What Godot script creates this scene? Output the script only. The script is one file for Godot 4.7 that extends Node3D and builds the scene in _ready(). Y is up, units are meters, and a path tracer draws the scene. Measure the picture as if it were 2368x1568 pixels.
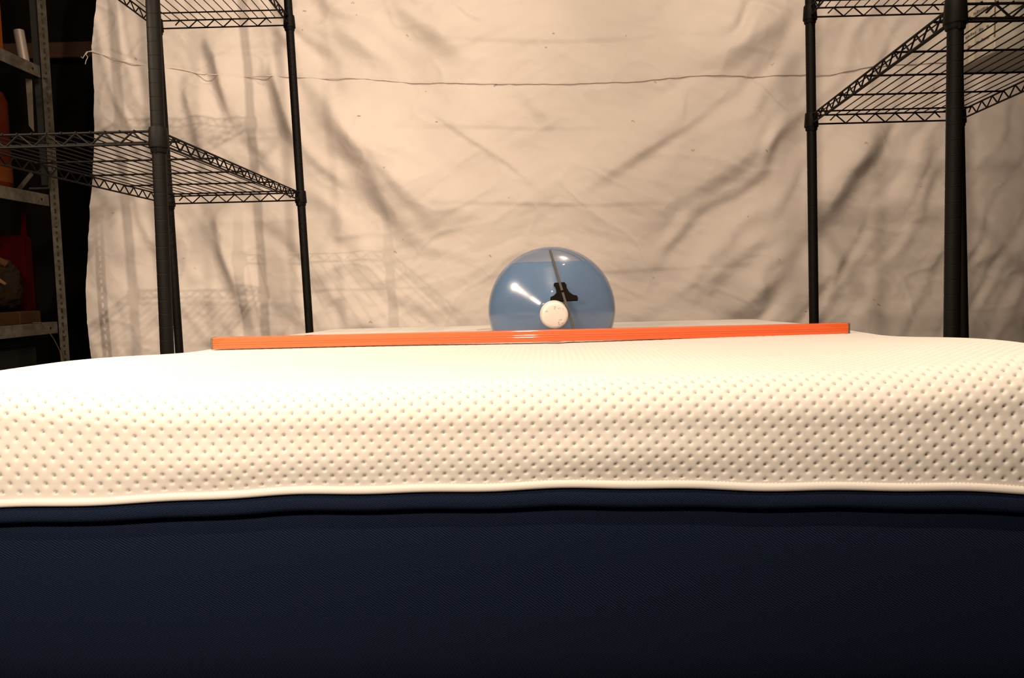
extends Node3D

# ---------------------------------------------------------------- helpers
var taken := {}

func numbered(parent: Node, called: String) -> String:
	var key := str(parent.get_instance_id()) + "/" + called
	var n: int = taken.get(key, 0)
	taken[key] = n + 1
	return called if n == 0 else "%s_%03d" % [called, n]

func thing(called: String, label: String, category: String, at := Vector3.ZERO, turn := 0.0, group := "") -> Node3D:
	var o := Node3D.new()
	o.name = numbered(self, called)
	add_child(o, true)
	o.position = at
	o.rotation.y = turn
	o.set_meta("label", label)
	o.set_meta("category", category)
	if group != "":
		o.set_meta("group", group)
	return o

func part(called: String, mesh: Mesh, mat: Material, parent: Node, at := Vector3.ZERO, label := "") -> MeshInstance3D:
	var o := MeshInstance3D.new()
	o.name = numbered(parent, called)
	o.mesh = mesh
	o.material_override = mat
	o.cast_shadow = GeometryInstance3D.SHADOW_CASTING_SETTING_ON
	parent.add_child(o, true)
	o.position = at
	if label != "":
		o.set_meta("label", label)
	return o

func struct(called: String, mesh: Mesh, mat: Material, label: String, at := Vector3.ZERO) -> MeshInstance3D:
	var o := part(called, mesh, mat, self, at, label)
	o.set_meta("kind", "structure")
	return o

func lin(r: float, g: float, b: float) -> Color:
	return Color(r, g, b).linear_to_srgb()

func mat(c: Color, rough := 0.8, metal := 0.0, spec := 0.5) -> StandardMaterial3D:
	var m := StandardMaterial3D.new()
	m.albedo_color = c
	m.roughness = rough
	m.metallic = metal
	m.metallic_specular = spec
	return m

# collects triangles; add faces turned away from a centre, tubes, grids
class MB:
	var v := PackedVector3Array()
	var n := PackedVector3Array()
	var t := PackedVector2Array()
	var c := PackedColorArray()
	var ix := PackedInt32Array()
	var colored := false

	func tri(a: int, b: int, d: int) -> void:
		# Godot's front faces run clockwise: flip so that the stored normal agrees
		var g := (v[b] - v[a]).cross(v[d] - v[a])
		if g.dot(n[a] + n[b] + n[d]) > 0.0:
			ix.append_array([a, d, b])
		else:
			ix.append_array([a, b, d])

	func vert(p: Vector3, nn: Vector3, uv := Vector2.ZERO) -> int:
		v.append(p)
		n.append(nn)
		t.append(uv)
		return v.size() - 1

	func face(pts: Array, out: Vector3) -> void:
		var g: Vector3 = (pts[1] - pts[0]).cross(pts[2] - pts[0]).normalized()
		if g.dot(out) < 0.0:
			g = -g
		var first := v.size()
		for p in pts:
			vert(p, g, Vector2(p.x + p.z, p.y))
		for k in range(1, pts.size() - 1):
			tri(first, first + k, first + k + 1)

	# chamfered box
	func box(lo: Vector3, hi: Vector3, b := 0.0015) -> void:
		var mid := (lo + hi) * 0.5
		var h := (hi - lo) * 0.5
		var q := func(s: Vector3, axis: int) -> Vector3:
			var p := Vector3(s.x * h.x, s.y * h.y, s.z * h.z)
			for k in 3:
				if k != axis:
					p[k] -= s[k] * b
			return mid + p
		for axis in 3:
			var a1 := (axis + 1) % 3
			var a2 := (axis + 2) % 3
			for s in [-1.0, 1.0]:
				var pts := []
				for w in [[-1.0, -1.0], [1.0, -1.0], [1.0, 1.0], [-1.0, 1.0]]:
					var sg := Vector3.ZERO
					sg[axis] = s
					sg[a1] = w[0]
					sg[a2] = w[1]
					pts.append(q.call(sg, axis))
				var o := Vector3.ZERO
				o[axis] = s
				face(pts, o)
			for s1 in [-1.0, 1.0]:
				for s2 in [-1.0, 1.0]:
					var e0 := Vector3.ZERO
					e0[a1] = s1
					e0[a2] = s2
					var e1 := e0
					e0[axis] = -1.0
					e1[axis] = 1.0
					var o2 := Vector3.ZERO
					o2[a1] = s1
					o2[a2] = s2
					face([q.call(e0, a1), q.call(e1, a1), q.call(e1, a2), q.call(e0, a2)], o2)
		for sx in [-1.0, 1.0]:
			for sy in [-1.0, 1.0]:
				for sz in [-1.0, 1.0]:
					var s3 := Vector3(sx, sy, sz)
					face([q.call(s3, 0), q.call(s3, 1), q.call(s3, 2)], s3)

	func tube(pts: Array, r: float, sides := 8, caps := true) -> void:
		var first := v.size()
		var m := pts.size()
		var side := Vector3.ZERO
		for k in m:
			var a: Vector3 = pts[maxi(k - 1, 0)]
			var b: Vector3 = pts[mini(k + 1, m - 1)]
			var d := (b - a).normalized()
			if k == 0:
				side = d.cross(Vector3.UP if absf(d.y) < 0.9 else Vector3.RIGHT).normalized()
			else:
				side = (side - d * side.dot(d)).normalized()
			var up := side.cross(d)
			for j in sides + 1:
				var ang := TAU * j / sides
				var nn := side * cos(ang) + up * sin(ang)
				vert(pts[k] + nn * r, nn, Vector2(float(j) / sides, k))
		for k in m - 1:
			for j in sides:
				var a0 := first + k * (sides + 1) + j
				tri(a0, a0 + 1, a0 + sides + 1)
				tri(a0 + 1, a0 + sides + 2, a0 + sides + 1)
		if caps:
			for e in [0, m - 1]:
				var dir: Vector3 = (pts[0] - pts[1]).normalized() if e == 0 else (pts[m - 1] - pts[m - 2]).normalized()
				var ring := []
				for j in sides:
					ring.append(v[first + e * (sides + 1) + j])
				face(ring, dir)

	# profile points (radius, along); turned round axis through origin: frame x,y across, z along
	func lathe(prof: PackedVector2Array, sides: int, fx: Vector3, fy: Vector3, fz: Vector3, org := Vector3.ZERO, smooth_cos := 0.75) -> void:
		var m := prof.size()
		var segn := []
		for k in m - 1:
			var d := (prof[k + 1] - prof[k]).normalized()
			segn.append(Vector2(-d.y, d.x) * -1.0)
		for k in m - 1:
			var na: Vector2 = segn[k]
			var nb: Vector2 = segn[k]
			if k > 0 and na.dot(segn[k - 1]) > smooth_cos:
				na = (na + segn[k - 1]).normalized()
			if k < m - 2 and nb.dot(segn[k + 1]) > smooth_cos:
				nb = (nb + segn[k + 1]).normalized()
			var first := v.size()
			for e in 2:
				var p := prof[k + e]
				var nn: Vector2 = na if e == 0 else nb
				for j in sides + 1:
					var ang := TAU * j / sides
					var rad := fx * cos(ang) + fy * sin(ang)
					vert(org + rad * p.x + fz * p.y, (rad * nn.x + fz * nn.y).normalized(), Vector2(float(j) / sides, p.y))
			for j in sides:
				var a0 := first + j
				tri(a0, a0 + 1, a0 + sides + 1)
				tri(a0 + 1, a0 + sides + 2, a0 + sides + 1)

	# rows x cols of points already in v[from ...]; computes normals (sgn says which way) and faces
	func grid(from: int, rows: int, cols: int, sgn: float) -> void:
		for i in rows:
			for j in cols:
				var a := v[from + i * cols + mini(j + 1, cols - 1)] - v[from + i * cols + maxi(j - 1, 0)]
				var b := v[from + mini(i + 1, rows - 1) * cols + j] - v[from + maxi(i - 1, 0) * cols + j]
				var g := a.cross(b) * sgn
				n[from + i * cols + j] = g.normalized() if g.length_squared() > 1e-18 else Vector3.UP
		var at := ix.size()
		ix.resize(at + (rows - 1) * (cols - 1) * 6)
		for i in rows - 1:
			for j in cols - 1:
				var a0 := from + i * cols + j
				var a1 := a0 + 1
				var b0 := a0 + cols
				var b1 := b0 + 1
				if sgn > 0.0:
					ix[at] = a0; ix[at + 1] = b0; ix[at + 2] = a1
					ix[at + 3] = a1; ix[at + 4] = b0; ix[at + 5] = b1
				else:
					ix[at] = a0; ix[at + 1] = a1; ix[at + 2] = b0
					ix[at + 3] = a1; ix[at + 4] = b1; ix[at + 5] = b0
				at += 6

	# polygon (x right, y up, in the plane fx,fy) extruded from z0 to z1 along fz
	func extrude(poly: PackedVector2Array, z0: float, z1: float, fx: Vector3, fy: Vector3, fz: Vector3, org: Vector3, bevel := 0.0) -> void:
		var rings := [[z0, bevel], [z0 + bevel, 0.0], [z1 - bevel, 0.0], [z1, bevel]] if bevel > 0.0 else [[z0, 0.0], [z1, 0.0]]
		var cx := Vector2.ZERO
		for p in poly:
			cx += p / poly.size()
		var inset := func(b: float) -> PackedVector2Array:
			if b <= 0.0:
				return poly
			var o := PackedVector2Array()
			for k in poly.size():
				var d0 := (poly[k] - poly[(k + poly.size() - 1) % poly.size()]).normalized()
				var d1 := (poly[(k + 1) % poly.size()] - poly[k]).normalized()
				var nn := (Vector2(d0.y, -d0.x) + Vector2(d1.y, -d1.x)).normalized()
				if Geometry2D.is_polygon_clockwise(poly):
					nn = -nn
				o.append(poly[k] - nn * b)
			return o
		var place := func(p: Vector2, z: float) -> Vector3:
			return org + fx * p.x + fy * p.y + fz * z
		for r in rings.size() - 1:
			var a: PackedVector2Array = inset.call(rings[r][1])
			var b: PackedVector2Array = inset.call(rings[r + 1][1])
			for k in poly.size():
				var l := (k + 1) % poly.size()
				var d := poly[l] - poly[k]
				var o2 := Vector2(d.y, -d.x)
				if Geometry2D.is_polygon_clockwise(poly):
					o2 = -o2
				face([place.call(a[k], rings[r][0]), place.call(a[l], rings[r][0]), place.call(b[l], rings[r + 1][0]), place.call(b[k], rings[r + 1][0])], fx * o2.x + fy * o2.y)
		for e in [0, rings.size() - 1]:
			var q: PackedVector2Array = inset.call(rings[e][1])
			var tr := Geometry2D.triangulate_polygon(q)
			var nn3 := fz if e > 0 else -fz
			for k in range(0, tr.size(), 3):
				face([place.call(q[tr[k]], rings[e][0]), place.call(q[tr[k + 1]], rings[e][0]), place.call(q[tr[k + 2]], rings[e][0])], nn3)

	func done() -> ArrayMesh:
		var a := []
		a.resize(Mesh.ARRAY_MAX)
		a[Mesh.ARRAY_VERTEX] = v
		a[Mesh.ARRAY_NORMAL] = n
		a[Mesh.ARRAY_TEX_UV] = t
		if colored:
			a[Mesh.ARRAY_COLOR] = c
		a[Mesh.ARRAY_INDEX] = ix
		var m := ArrayMesh.new()
		m.add_surface_from_arrays(Mesh.PRIMITIVE_TRIANGLES, a)
		return m

func box_mesh(lo: Vector3, hi: Vector3, b := 0.0015) -> ArrayMesh:
	var m := MB.new()
	m.box(lo, hi, b)
	return m.done()

func tube_mesh(pts: Array, r: float, sides := 8) -> ArrayMesh:
	var m := MB.new()
	m.tube(pts, r, sides)
	return m.done()

func fnoise(sd: int, freq: float, oct := 3) -> FastNoiseLite:
	var f := FastNoiseLite.new()
	f.seed = sd
	f.frequency = freq
	f.noise_type = FastNoiseLite.TYPE_SIMPLEX_SMOOTH
	f.fractal_octaves = oct
	return f

# ---------------------------------------------------------------- scene
var black_metal: StandardMaterial3D
var black_plastic: StandardMaterial3D
var grey_steel: StandardMaterial3D

const EYE := Vector3(0, 0.49, 0)
const WARM := Color(1.0, 0.905, 0.79)

func _ready() -> void:
	# camera
	var cam := Camera3D.new()
	cam.name = "camera"
	cam.fov = 47.0716
	cam.near = 0.02
	cam.far = 30.0
	cam.position = EYE
	cam.rotation = Vector3(deg_to_rad(-4.0358), 0.0, -0.027)
	add_child(cam)
	cam.current = true
	# environment
	var env := Environment.new()
	env.background_mode = Environment.BG_COLOR
	env.background_color = Color(0, 0, 0)
	env.ambient_light_source = Environment.AMBIENT_SOURCE_DISABLED
	env.tonemap_mode = Environment.TONE_MAPPER_LINEAR
	env.tonemap_exposure = 1.0
	env.sdfgi_enabled = true
	env.ssao_enabled = true
	env.ssil_enabled = true
	var we := WorldEnvironment.new()
	we.name = "world_environment"
	we.environment = env
	add_child(we)
	# lamps: a work lamp on a stand at the left, two bare bulbs on the ceiling
	black_metal = mat(Color(0.046, 0.036, 0.030), 0.6, 0.0, 0.22)
	black_plastic = mat(Color(0.05, 0.045, 0.042), 0.45)
	grey_steel = mat(Color(0.33, 0.32, 0.30), 0.55, 0.25)
	lamp_on_stand(Vector3(-0.57, 0.95, -0.08), 1.75, 0.06)
	small_lamp(Vector3(-1.12, 1.22, -1.02), 1.5, 0.012)
	spot_lamp(Vector3(0.70, 2.06, 0.0), Vector3(-1.65, 0.80, -3.1), 5.8)
	ceiling_bulb(Vector3(0.60, 2.20, -1.45), 1.35, 0.05, "bare bulb hanging from the ceiling over the blue jug")
	ceiling_bulb(Vector3(0.07, 2.15, -0.30), 3.5, 0.05, "bare bulb hanging from the ceiling above the camera")

	room()
	backdrop()
	mattress()
	left_rack()
	right_rack()
	straight_edge()
	water_bottle()
	depth_gauge()
	carton()
	slotted_shelving()

# ---------------------------------------------------------------- lamps
func bulb_light(o: Node3D, at: Vector3, energy: float, r: float) -> void:
	var glow := mat(Color(1, 0.9, 0.75), 0.5)
	glow.emission_enabled = true
	glow.emission = Color(1.0, 0.86, 0.66)
	glow.emission_energy_multiplier = 2.0 if r > 0.055 else 4.0
	var b := MB.new()
	b.lathe(PackedVector2Array([Vector2(0.0, -r * 1.1), Vector2(r * 0.6, -r * 0.9), Vector2(r * 0.97, -r * 0.3), Vector2(r, 0.05 * r), Vector2(r * 0.85, r * 0.6), Vector2(r * 0.5, r * 1.2), Vector2(r * 0.42, r * 1.7), Vector2(0.0, r * 1.75)]), 20, Vector3.RIGHT, Vector3.BACK, Vector3.UP)
	part("bulb", b.done(), glow, o, at)
	var l := OmniLight3D.new()
	l.name = "bulb_light"
	l.light_color = WARM
	l.light_energy = energy
	l.light_size = r * 0.85 if r > 0.02 else 0.005
	l.omni_range = 14.0
	l.omni_attenuation = 2.0
	l.shadow_enabled = true
	o.add_child(l, true)
	l.position = at

func ceiling_bulb(p: Vector3, energy: float, r: float, label: String) -> void:
	var o := thing("bulb_lamp", label, "lamp", p)
	bulb_light(o, Vector3.ZERO, energy, r)
	var s := MB.new()
	s.lathe(PackedVector2Array([Vector2(0.0, r * 1.8), Vector2(0.02, r * 1.8), Vector2(0.022, r * 1.8 + 0.05), Vector2(0.006, r * 1.8 + 0.06), Vector2(0.006, 2.45 - p.y), Vector2(0.0, 2.45 - p.y)]), 16, Vector3.RIGHT, Vector3.BACK, Vector3.UP)
	part("socket", s.done(), black_plastic, o)

func small_lamp(p: Vector3, energy: float, r: float) -> void:
	var o := thing("dish_lamp", "small lamp with a flat black dish shade beside the left wire rack", "lamp", Vector3(p.x, 0, p.z))
	bulb_light(o, Vector3(0, p.y, 0), energy, r)
	var b := MB.new()
	b.lathe(PackedVector2Array([Vector2(0.0, 0.055), Vector2(0.03, 0.052), Vector2(0.088, -0.0215), Vector2(0.085, -0.0225), Vector2(0.028, 0.048), Vector2(0.0, 0.050)]), 32, Vector3.RIGHT, Vector3.BACK, Vector3.UP, Vector3(0, p.y, 0))
	part("shade", b.done(), black_metal, o)
	part("pole", tube_mesh([Vector3(-0.11, 0.02, 0), Vector3(-0.11, p.y + 0.02, 0), Vector3(-0.08, p.y + 0.07, 0), Vector3(0, p.y + 0.05, 0)], 0.006, 10), black_metal, o)
	var f := MB.new()
	f.lathe(PackedVector2Array([Vector2(0.0, 0.0), Vector2(0.1, 0.0), Vector2(0.1, 0.012), Vector2(0.02, 0.025), Vector2(0.0, 0.025)]), 24, Vector3.RIGHT, Vector3.BACK, Vector3.UP, Vector3(-0.11, 0, 0))
	part("foot", f.done(), black_metal, o)

func spot_lamp(p: Vector3, aim: Vector3, energy: float) -> void:
	# ceiling spotlight turned to the left part of the backdrop
	var o := thing("spot_lamp", "black ceiling spotlight right of the camera turned to the backdrop", "lamp", p)
	var d := (aim - p).normalized()
	var fx := d.cross(Vector3.UP).normalized()
	var fy := fx.cross(d)
	var h := MB.new()
	h.lathe(PackedVector2Array([Vector2(0.0, -0.11), Vector2(0.03, -0.11), Vector2(0.045, -0.09), Vector2(0.05, 0.0), Vector2(0.046, 0.0), Vector2(0.042, -0.085), Vector2(0.0, -0.09)]), 28, fx, fy, d)
	part("housing", h.done(), black_metal, o)
	part("arm", tube_mesh([d * -0.1, d * -0.1 + Vector3.UP * 0.1, Vector3(0, 2.45 - p.y, 0)], 0.008, 10), black_metal, o)
	var glow := mat(Color(1, 0.9, 0.75), 0.5)
	glow.emission_enabled = true
	glow.emission = Color(1.0, 0.86, 0.66)
	glow.emission_energy_multiplier = 4.0
	var b := MB.new()
	b.lathe(PackedVector2Array([Vector2(0.0, -0.03), Vector2(0.036, -0.028), Vector2(0.036, -0.026), Vector2(0.0, -0.022)]), 24, fx, fy, d)
	part("bulb", b.done(), glow, o)
	var l := SpotLight3D.new()
	l.name = "spot_light"
	l.light_color = WARM
	l.light_energy = energy
	l.light_size = 0.025
	l.spot_range = 14.0
	l.spot_attenuation = 2.0
	l.spot_angle = 33.0
	l.spot_angle_attenuation = 0.9
	l.shadow_enabled = true
	o.add_child(l, true)
	l.look_at_from_position(p + d * 0.012, aim)
	l.position = d * 0.012

func lamp_on_stand(p: Vector3, energy: float, r: float) -> void:
	var o := thing("work_lamp", "round globe lamp on a thin black tripod stand beside the camera", "lamp", Vector3(p.x, 0, p.z))
	bulb_light(o, Vector3(0, p.y, 0), energy, r)
	var s := MB.new()
	s.tube([Vector3(0, 0.25, r + 0.03), Vector3(0, p.y - 0.06, r + 0.03), Vector3(0, p.y + r * 1.9, r * 0.6), Vector3(0, p.y + r * 1.7, 0.0)], 0.008, 10)
	part("pole", s.done(), black_metal, o)
	for k in 3:
		var a := TAU * k / 3.0
		part("leg", tube_mesh([Vector3(0, 0.3, r + 0.03), Vector3(sin(a) * 0.22, 0.008, r + 0.03 + cos(a) * 0.22)], 0.007, 8), black_metal, o)

# ---------------------------------------------------------------- room
func room() -> void:
	var dark := mat(Color(0.085, 0.068, 0.055), 0.95, 0.0, 0.2)
	var nt := NoiseTexture2D.new()
	nt.noise = fnoise(5, 0.01, 4)
	nt.width = 256
	nt.height = 256
	nt.seamless = true
	var ramp := Gradient.new()
	ramp.set_color(0, Color(0.7, 0.7, 0.7))
	ramp.set_color(1, Color(1, 1, 1))
	nt.color_ramp = ramp
	dark.albedo_texture = nt
	dark.uv1_triplanar = true
	var floor_m := mat(Color(0.33, 0.31, 0.29), 0.85)
	floor_m.albedo_texture = nt
	floor_m.uv1_triplanar = true
	struct("floor", box_mesh(Vector3(-2.6, -0.1, -4.3), Vector3(2.8, 0.0, 2.6), 0.0), floor_m, "grey concrete floor under the mattress and the shelving")
	struct("ceiling", box_mesh(Vector3(-2.6, 2.45, -4.3), Vector3(2.8, 2.55, 2.6), 0.0), dark, "dark ceiling of the room")
	struct("wall_back", box_mesh(Vector3(-2.6, 0.0, -4.3), Vector3(2.8, 2.45, -4.2), 0.0), dark, "dark wall behind the hanging backdrop cloth")
	struct("wall_front", box_mesh(Vector3(-2.6, 0.0, 2.5), Vector3(2.8, 2.45, 2.6), 0.0), dark, "dark wall behind the camera")
	struct("wall_left", box_mesh(Vector3(-2.7, 0.0, -4.3), Vector3(-2.6, 2.45, 2.6), 0.0), dark, "dark wall at the left behind the steel shelving")
	struct("wall_right", box_mesh(Vector3(2.8, 0.0, -4.3), Vector3(2.9, 2.45, 2.6), 0.0), dark, "dark wall at the right")
	struct("trim_1", box_mesh(Vector3(-2.6, 1.72, -4.2), Vector3(-1.5, 1.80, -4.12), 0.004), mat(Color(0.24, 0.14, 0.07), 0.8), "brown timber rail along the dark wall left of the cloth")

# ---------------------------------------------------------------- backdrop cloth
const CLOTH_Z := -3.1

func px_line(flat: Array) -> PackedVector2Array:
	var o := PackedVector2Array()
	for k in range(0, flat.size(), 2):
		o.append(Vector2(flat[k], flat[k + 1]))
	return o

func y_on(line: PackedVector2Array, x: float) -> float:
	if x <= line[0].x:
		return line[0].y
	for k in line.size() - 1:
		if x <= line[k + 1].x:
			return lerpf(line[k].y, line[k + 1].y, (x - line[k].x) / (line[k + 1].x - line[k].x))
	return line[line.size() - 1].y

func x_on(line: PackedVector2Array, y: float) -> float:
	if y >= line[0].y:
		return line[0].x + (y - line[0].y) * -0.16 * -1.0
	for k in line.size() - 1:
		if y >= line[k + 1].y:
			return lerpf(line[k].x, line[k + 1].x, (line[k].y - y) / (line[k].y - line[k + 1].y))
	return line[line.size() - 1].x

func backdrop() -> void:
	# each fold: height, how far it spreads below and above its ridge, then points of the ridge in metres
	var folds := [
		[0.0486, 0.0512, 0.144, [-0.521,1.667,-0.375,1.549,-0.211,1.430,-0.079,1.328]],
		[0.0389, 0.0427, 0.1152, [-0.774,1.625,-0.661,1.516,-0.515,1.402,-0.375,1.303]],
		[0.0778, 0.0682, 0.192, [-0.779,1.330,-0.700,1.212,-0.628,1.110,-0.516,0.940,-0.403,0.785,-0.255,0.611]],
		[0.009, 0.012, 0.03, [-0.361,1.228,-0.221,1.116,-0.122,1.047,0.012,0.960,0.195,0.786]],
		[0.034, 0.0512, 0.096, [-0.577,1.126,-0.498,0.973,-0.358,0.835,-0.202,0.661]],
		[0.0486, 0.0597, 0.1152, [1.168,1.574,0.983,1.440,0.797,1.346,0.628,1.276]],
		[0.0344, 0.0307, 0.1152, [0.932,1.268,0.813,1.180,0.693,1.092,0.540,1.009,0.385,0.916,0.195,0.803]],
		[0.0582, 0.0682, 0.1536, [1.219,1.244,1.117,1.114,0.947,0.985,0.793,0.888,0.622,0.792,0.415,0.679]],
		[0.0389, 0.0512, 0.096, [1.117,0.778,0.997,0.663,0.859,0.564,0.720,0.448,0.581,0.340]],
		[0.0437, 0.0512, 0.096, [1.168,0.607,1.065,0.525,0.927,0.408,0.805,0.334]],
		[0.0826, 0.0597, 0.096, [1.490,1.154,1.397,0.990,1.296,0.858,1.211,0.725,1.133,0.574]],
		[0.0291, 0.0512, 0.0576, [1.660,1.066,1.611,0.883,1.544,0.682]],
		[0.0486, 0.0341, 0.096, [-1.230,1.555,-1.155,1.389,-1.120,1.256,-1.087,1.073]],
		[0.0437, 0.0341, 0.0768, [-1.200,0.874,-1.150,0.704,-1.090,0.531,-1.032,0.323]],
		[0.0389, 0.0341, 0.0768, [-0.949,1.466,-0.892,1.250,-0.833,1.066,-0.799,0.897]],
		[0.0316, 0.0341, 0.0768, [-1.325,1.361,-1.273,1.244,-1.231,1.076,-1.198,0.908]],
		[0.009, 0.01, 0.03, [-0.222,1.594,-0.141,1.527,-0.058,1.492]],
		[0.0244, 0.0341, 0.096, [-0.908,1.612,-0.839,1.496,-0.786,1.363]],
		[0.0244, 0.0341, 0.096, [1.322,0.620,1.271,0.485,1.219,0.349]],
		[0.0089, 0.0255, 0.0768, [1.973,0.603,1.854,0.538,1.752,0.455]],
		[0.0193, 0.0341, 0.096, [0.021,1.292,0.152,1.156,0.218,1.071]],
		[0.006, 0.007, 0.11, [-0.480,1.442,-0.110,1.441,0.226,1.430,0.529,1.435,0.664,1.453,0.865,1.402]],
		[0.006, 0.007, 0.1, [-0.627,1.127,-0.289,1.115,0.219,1.098,0.609,1.094]],
		[0.006, 0.007, 0.1, [-0.504,0.825,-0.129,0.815,0.383,0.795,0.826,0.793]],
		[0.0045, 0.007, 0.08, [-0.205,0.556,0.378,0.531,0.893,0.546,1.202,0.555]],
		[0.0045, 0.006, 0.05, [0.712,1.257,0.694,1.175,0.676,1.076]],
	]
	var seam := px_line([-1.615,1.438,-1.442,1.380,-1.258,1.359,-1.158,1.327,-0.889,1.315,-0.620,1.299,-0.376,1.285,-0.064,1.271,0.206,1.266,0.493,1.265,0.729,1.279,0.965,1.272,1.185,1.278,1.269,1.273,1.438,1.301,1.741,1.310,2.025,1.305])
	var edge := px_line([-1.562,1.662,-1.598,1.434,-1.621,1.137,-1.651,0.802,-1.673,0.564,-1.684,0.376,-1.684,0.237])
	var step := 0.0075
	var x0 := -1.70
	var y0 := 0.02
	var cols := int(4.35 / step) + 1
	var rows := int(2.41 / step) + 1
	var h := PackedFloat32Array()
	h.resize(rows * cols)
	var big := fnoise(11, 1.1, 2)
	var mid := fnoise(12, 4.0, 3)
	var small := fnoise(13, 22.0, 3)
	var crease := fnoise(14, 2.2, 2)
	var seam_y := PackedFloat32Array()
	for j in cols:
		seam_y.append(y_on(seam, x0 + j * step))
	for i in rows:
		var y := y0 + i * step
		for j in cols:
			var x := x0 + j * step
			# folds hang in arcs round the middle: sample the noise along them
			var bend := y + 0.35 * absf(x - 0.2)
			var z := 0.030 * big.get_noise_2d(x * 1.0, bend * 1.2) + 0.008 * mid.get_noise_2d(x * 0.6, bend * 1.6) + 0.0008 * small.get_noise_2d(x, y * 1.6)
			z += 0.0035 * pow(1.0 - absf(crease.get_noise_2d(x * 0.8, bend * 1.3)), 14.0) + 0.0015 * pow(1.0 - absf(crease.get_noise_2d(x * 2.0 + 9.0, bend * 2.6)), 14.0)
			# swags: waves that hang in arcs, deeper towards the sides
			var side := absf(x - 0.15)
			var phi := y - 0.62 * (x - 0.15) * (x - 0.15) + 0.12 * big.get_noise_2d(x * 2.0 + 7.0, y * 2.0)
			var wave := sin(TAU * phi / 0.235) + 0.35 * sin(TAU * phi / 0.13 + 1.0)
			z += 0.011 * smoothstep(0.10, 0.75, side) * (1.0 - 0.7 * smoothstep(0.8, 1.3, side)) * wave * (0.65 + 0.7 * mid.get_noise_2d(x * 0.4, y * 0.4 + 3.0))
			z += 0.004 * smoothstep(-0.004, 0.004, y - seam_y[j]) * (1.0 - smoothstep(0.0, 0.5, y - seam_y[j]))
			h[i * cols + j] = z
	for f in folds:
		var line := px_line(f[3])
		var wl: float = f[1]
		var wu: float = f[2]
		var reach := maxf(wl, wu) * 2.6
		var lo := line[0]
		var hi := line[0]
		var total := 0.0
		var acc := [0.0]
		for k in line.size():
			lo = lo.min(line[k])
			hi = hi.max(line[k])
			if k > 0:
				total += line[k].distance_to(line[k - 1])
				acc.append(total)
		for i in range(maxi(0, int((lo.y - reach - y0) / step)), mini(rows, int((hi.y + reach - y0) / step) + 1)):
			for j in range(maxi(0, int((lo.x - reach - x0) / step)), mini(cols, int((hi.x + reach - x0) / step) + 1)):
				var p := Vector2(x0 + j * step, y0 + i * step)
				var best := 1e9
				var along := 0.0
				var up := 1.0
				for k in line.size() - 1:
					var a := line[k]
					var d := line[k + 1] - a
					var t := clampf((p - a).dot(d) / d.length_squared(), 0.0, 1.0)
					var q := a + d * t
					var dd := p.distance_squared_to(q)
					if dd < best:
						best = dd
						along = acc[k] + t * d.length()
						var nn := Vector2(-d.y, d.x)
						if nn.y < 0.0:
							nn = -nn
						up = nn.dot(p - q)
				var w := wu if up > 0.0 else wl
				var s := sqrt(best) / w
				if s < 2.6:
					var taper := smoothstep(0.0, 0.4, along / total) * (1.0 - smoothstep(0.55, 1.0, along / total))
					h[i * cols + j] += f[0] * taper * exp(-s * s)
	var m := MB.new()
	m.v.resize(rows * cols)
	m.n.resize(rows * cols)
	m.t.resize(rows * cols)
	for i in rows:
		var y := y0 + i * step
		var ex := x_on(edge, y) - x0
		for j in cols:
			var x := x0 + j * step
			var k := float(j) / cols
			m.v[i * cols + j] = Vector3(x + ex * pow(1.0 - k, 6.0), y, CLOTH_Z + h[i * cols + j])
			m.t[i * cols + j] = Vector2(k, 1.0 - float(i) / rows)
	m.grid(0, rows, cols, 1.0)
	# a little dirt: specks and faint blotches of their own colour
	var im := Image.create(1024, 576, false, Image.FORMAT_RGB8)
	var blot := fnoise(21, 0.006, 4)
	for yy in 576:
		for xx in 1024:
			var w := 0.97 + 0.05 * blot.get_noise_2d(xx, yy)
			im.set_pixel(xx, yy, Color(w, w, w))
	var rng := RandomNumberGenerator.new()
	rng.seed = 77
	for k in 130:
		var sx := rng.randi_range(0, 1020)
		var sy := rng.randi_range(0, 572)
		var tone := rng.randf_range(0.62, 0.85)
		for q in rng.randi_range(1, 3):
			im.set_pixel(clampi(sx + q, 0, 1023), clampi(sy + rng.randi_range(0, 1), 0, 575), Color(tone, tone * 0.95, tone * 0.9))
	var cm := mat(lin(0.75, 0.665, 0.625), 0.85, 0.0, 0.2)
	cm.albedo_texture = ImageTexture.create_from_image(im)
	var o := thing("backdrop_cloth", "large wrinkled pale canvas sheet hanging behind the mattress as backdrop", "backdrop")
	part("cloth", m.done(), cm, o)
	# the hem: a thin overlapping fold of cloth along the seam
	var hem := MB.new()
	var pts := []
	var steps := 420
	var zs := PackedFloat32Array()
	for k in steps + 1:
		var x := lerpf(-1.60, 2.6, float(k) / steps)
		var j := clampi(int((x - x0) / step), 0, cols - 1)
		var y := y_on(seam, x)
		var i := clampi(int((y - y0) / step), 0, rows - 1)
		zs.append(maxf(maxf(h[i * cols + j], h[(i + 1) * cols + j]), h[i * cols + mini(j + 1, cols - 1)]))
	for k in steps + 1:
		var x := lerpf(-1.60, 2.6, float(k) / steps)
		var z := 0.0
		for q in 7:
			z += zs[clampi(k + q - 3, 0, steps)] / 7.0
		pts.append(Vector3(x, y_on(seam, x) + 0.0006 * sin(x * 91.0), CLOTH_Z + maxf(z, zs[k]) + 0.0022))
	hem.tube(pts, 0.0018, 6)
	part("hem_seam", hem.done(), cm, o)
	var th := MB.new()
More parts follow.
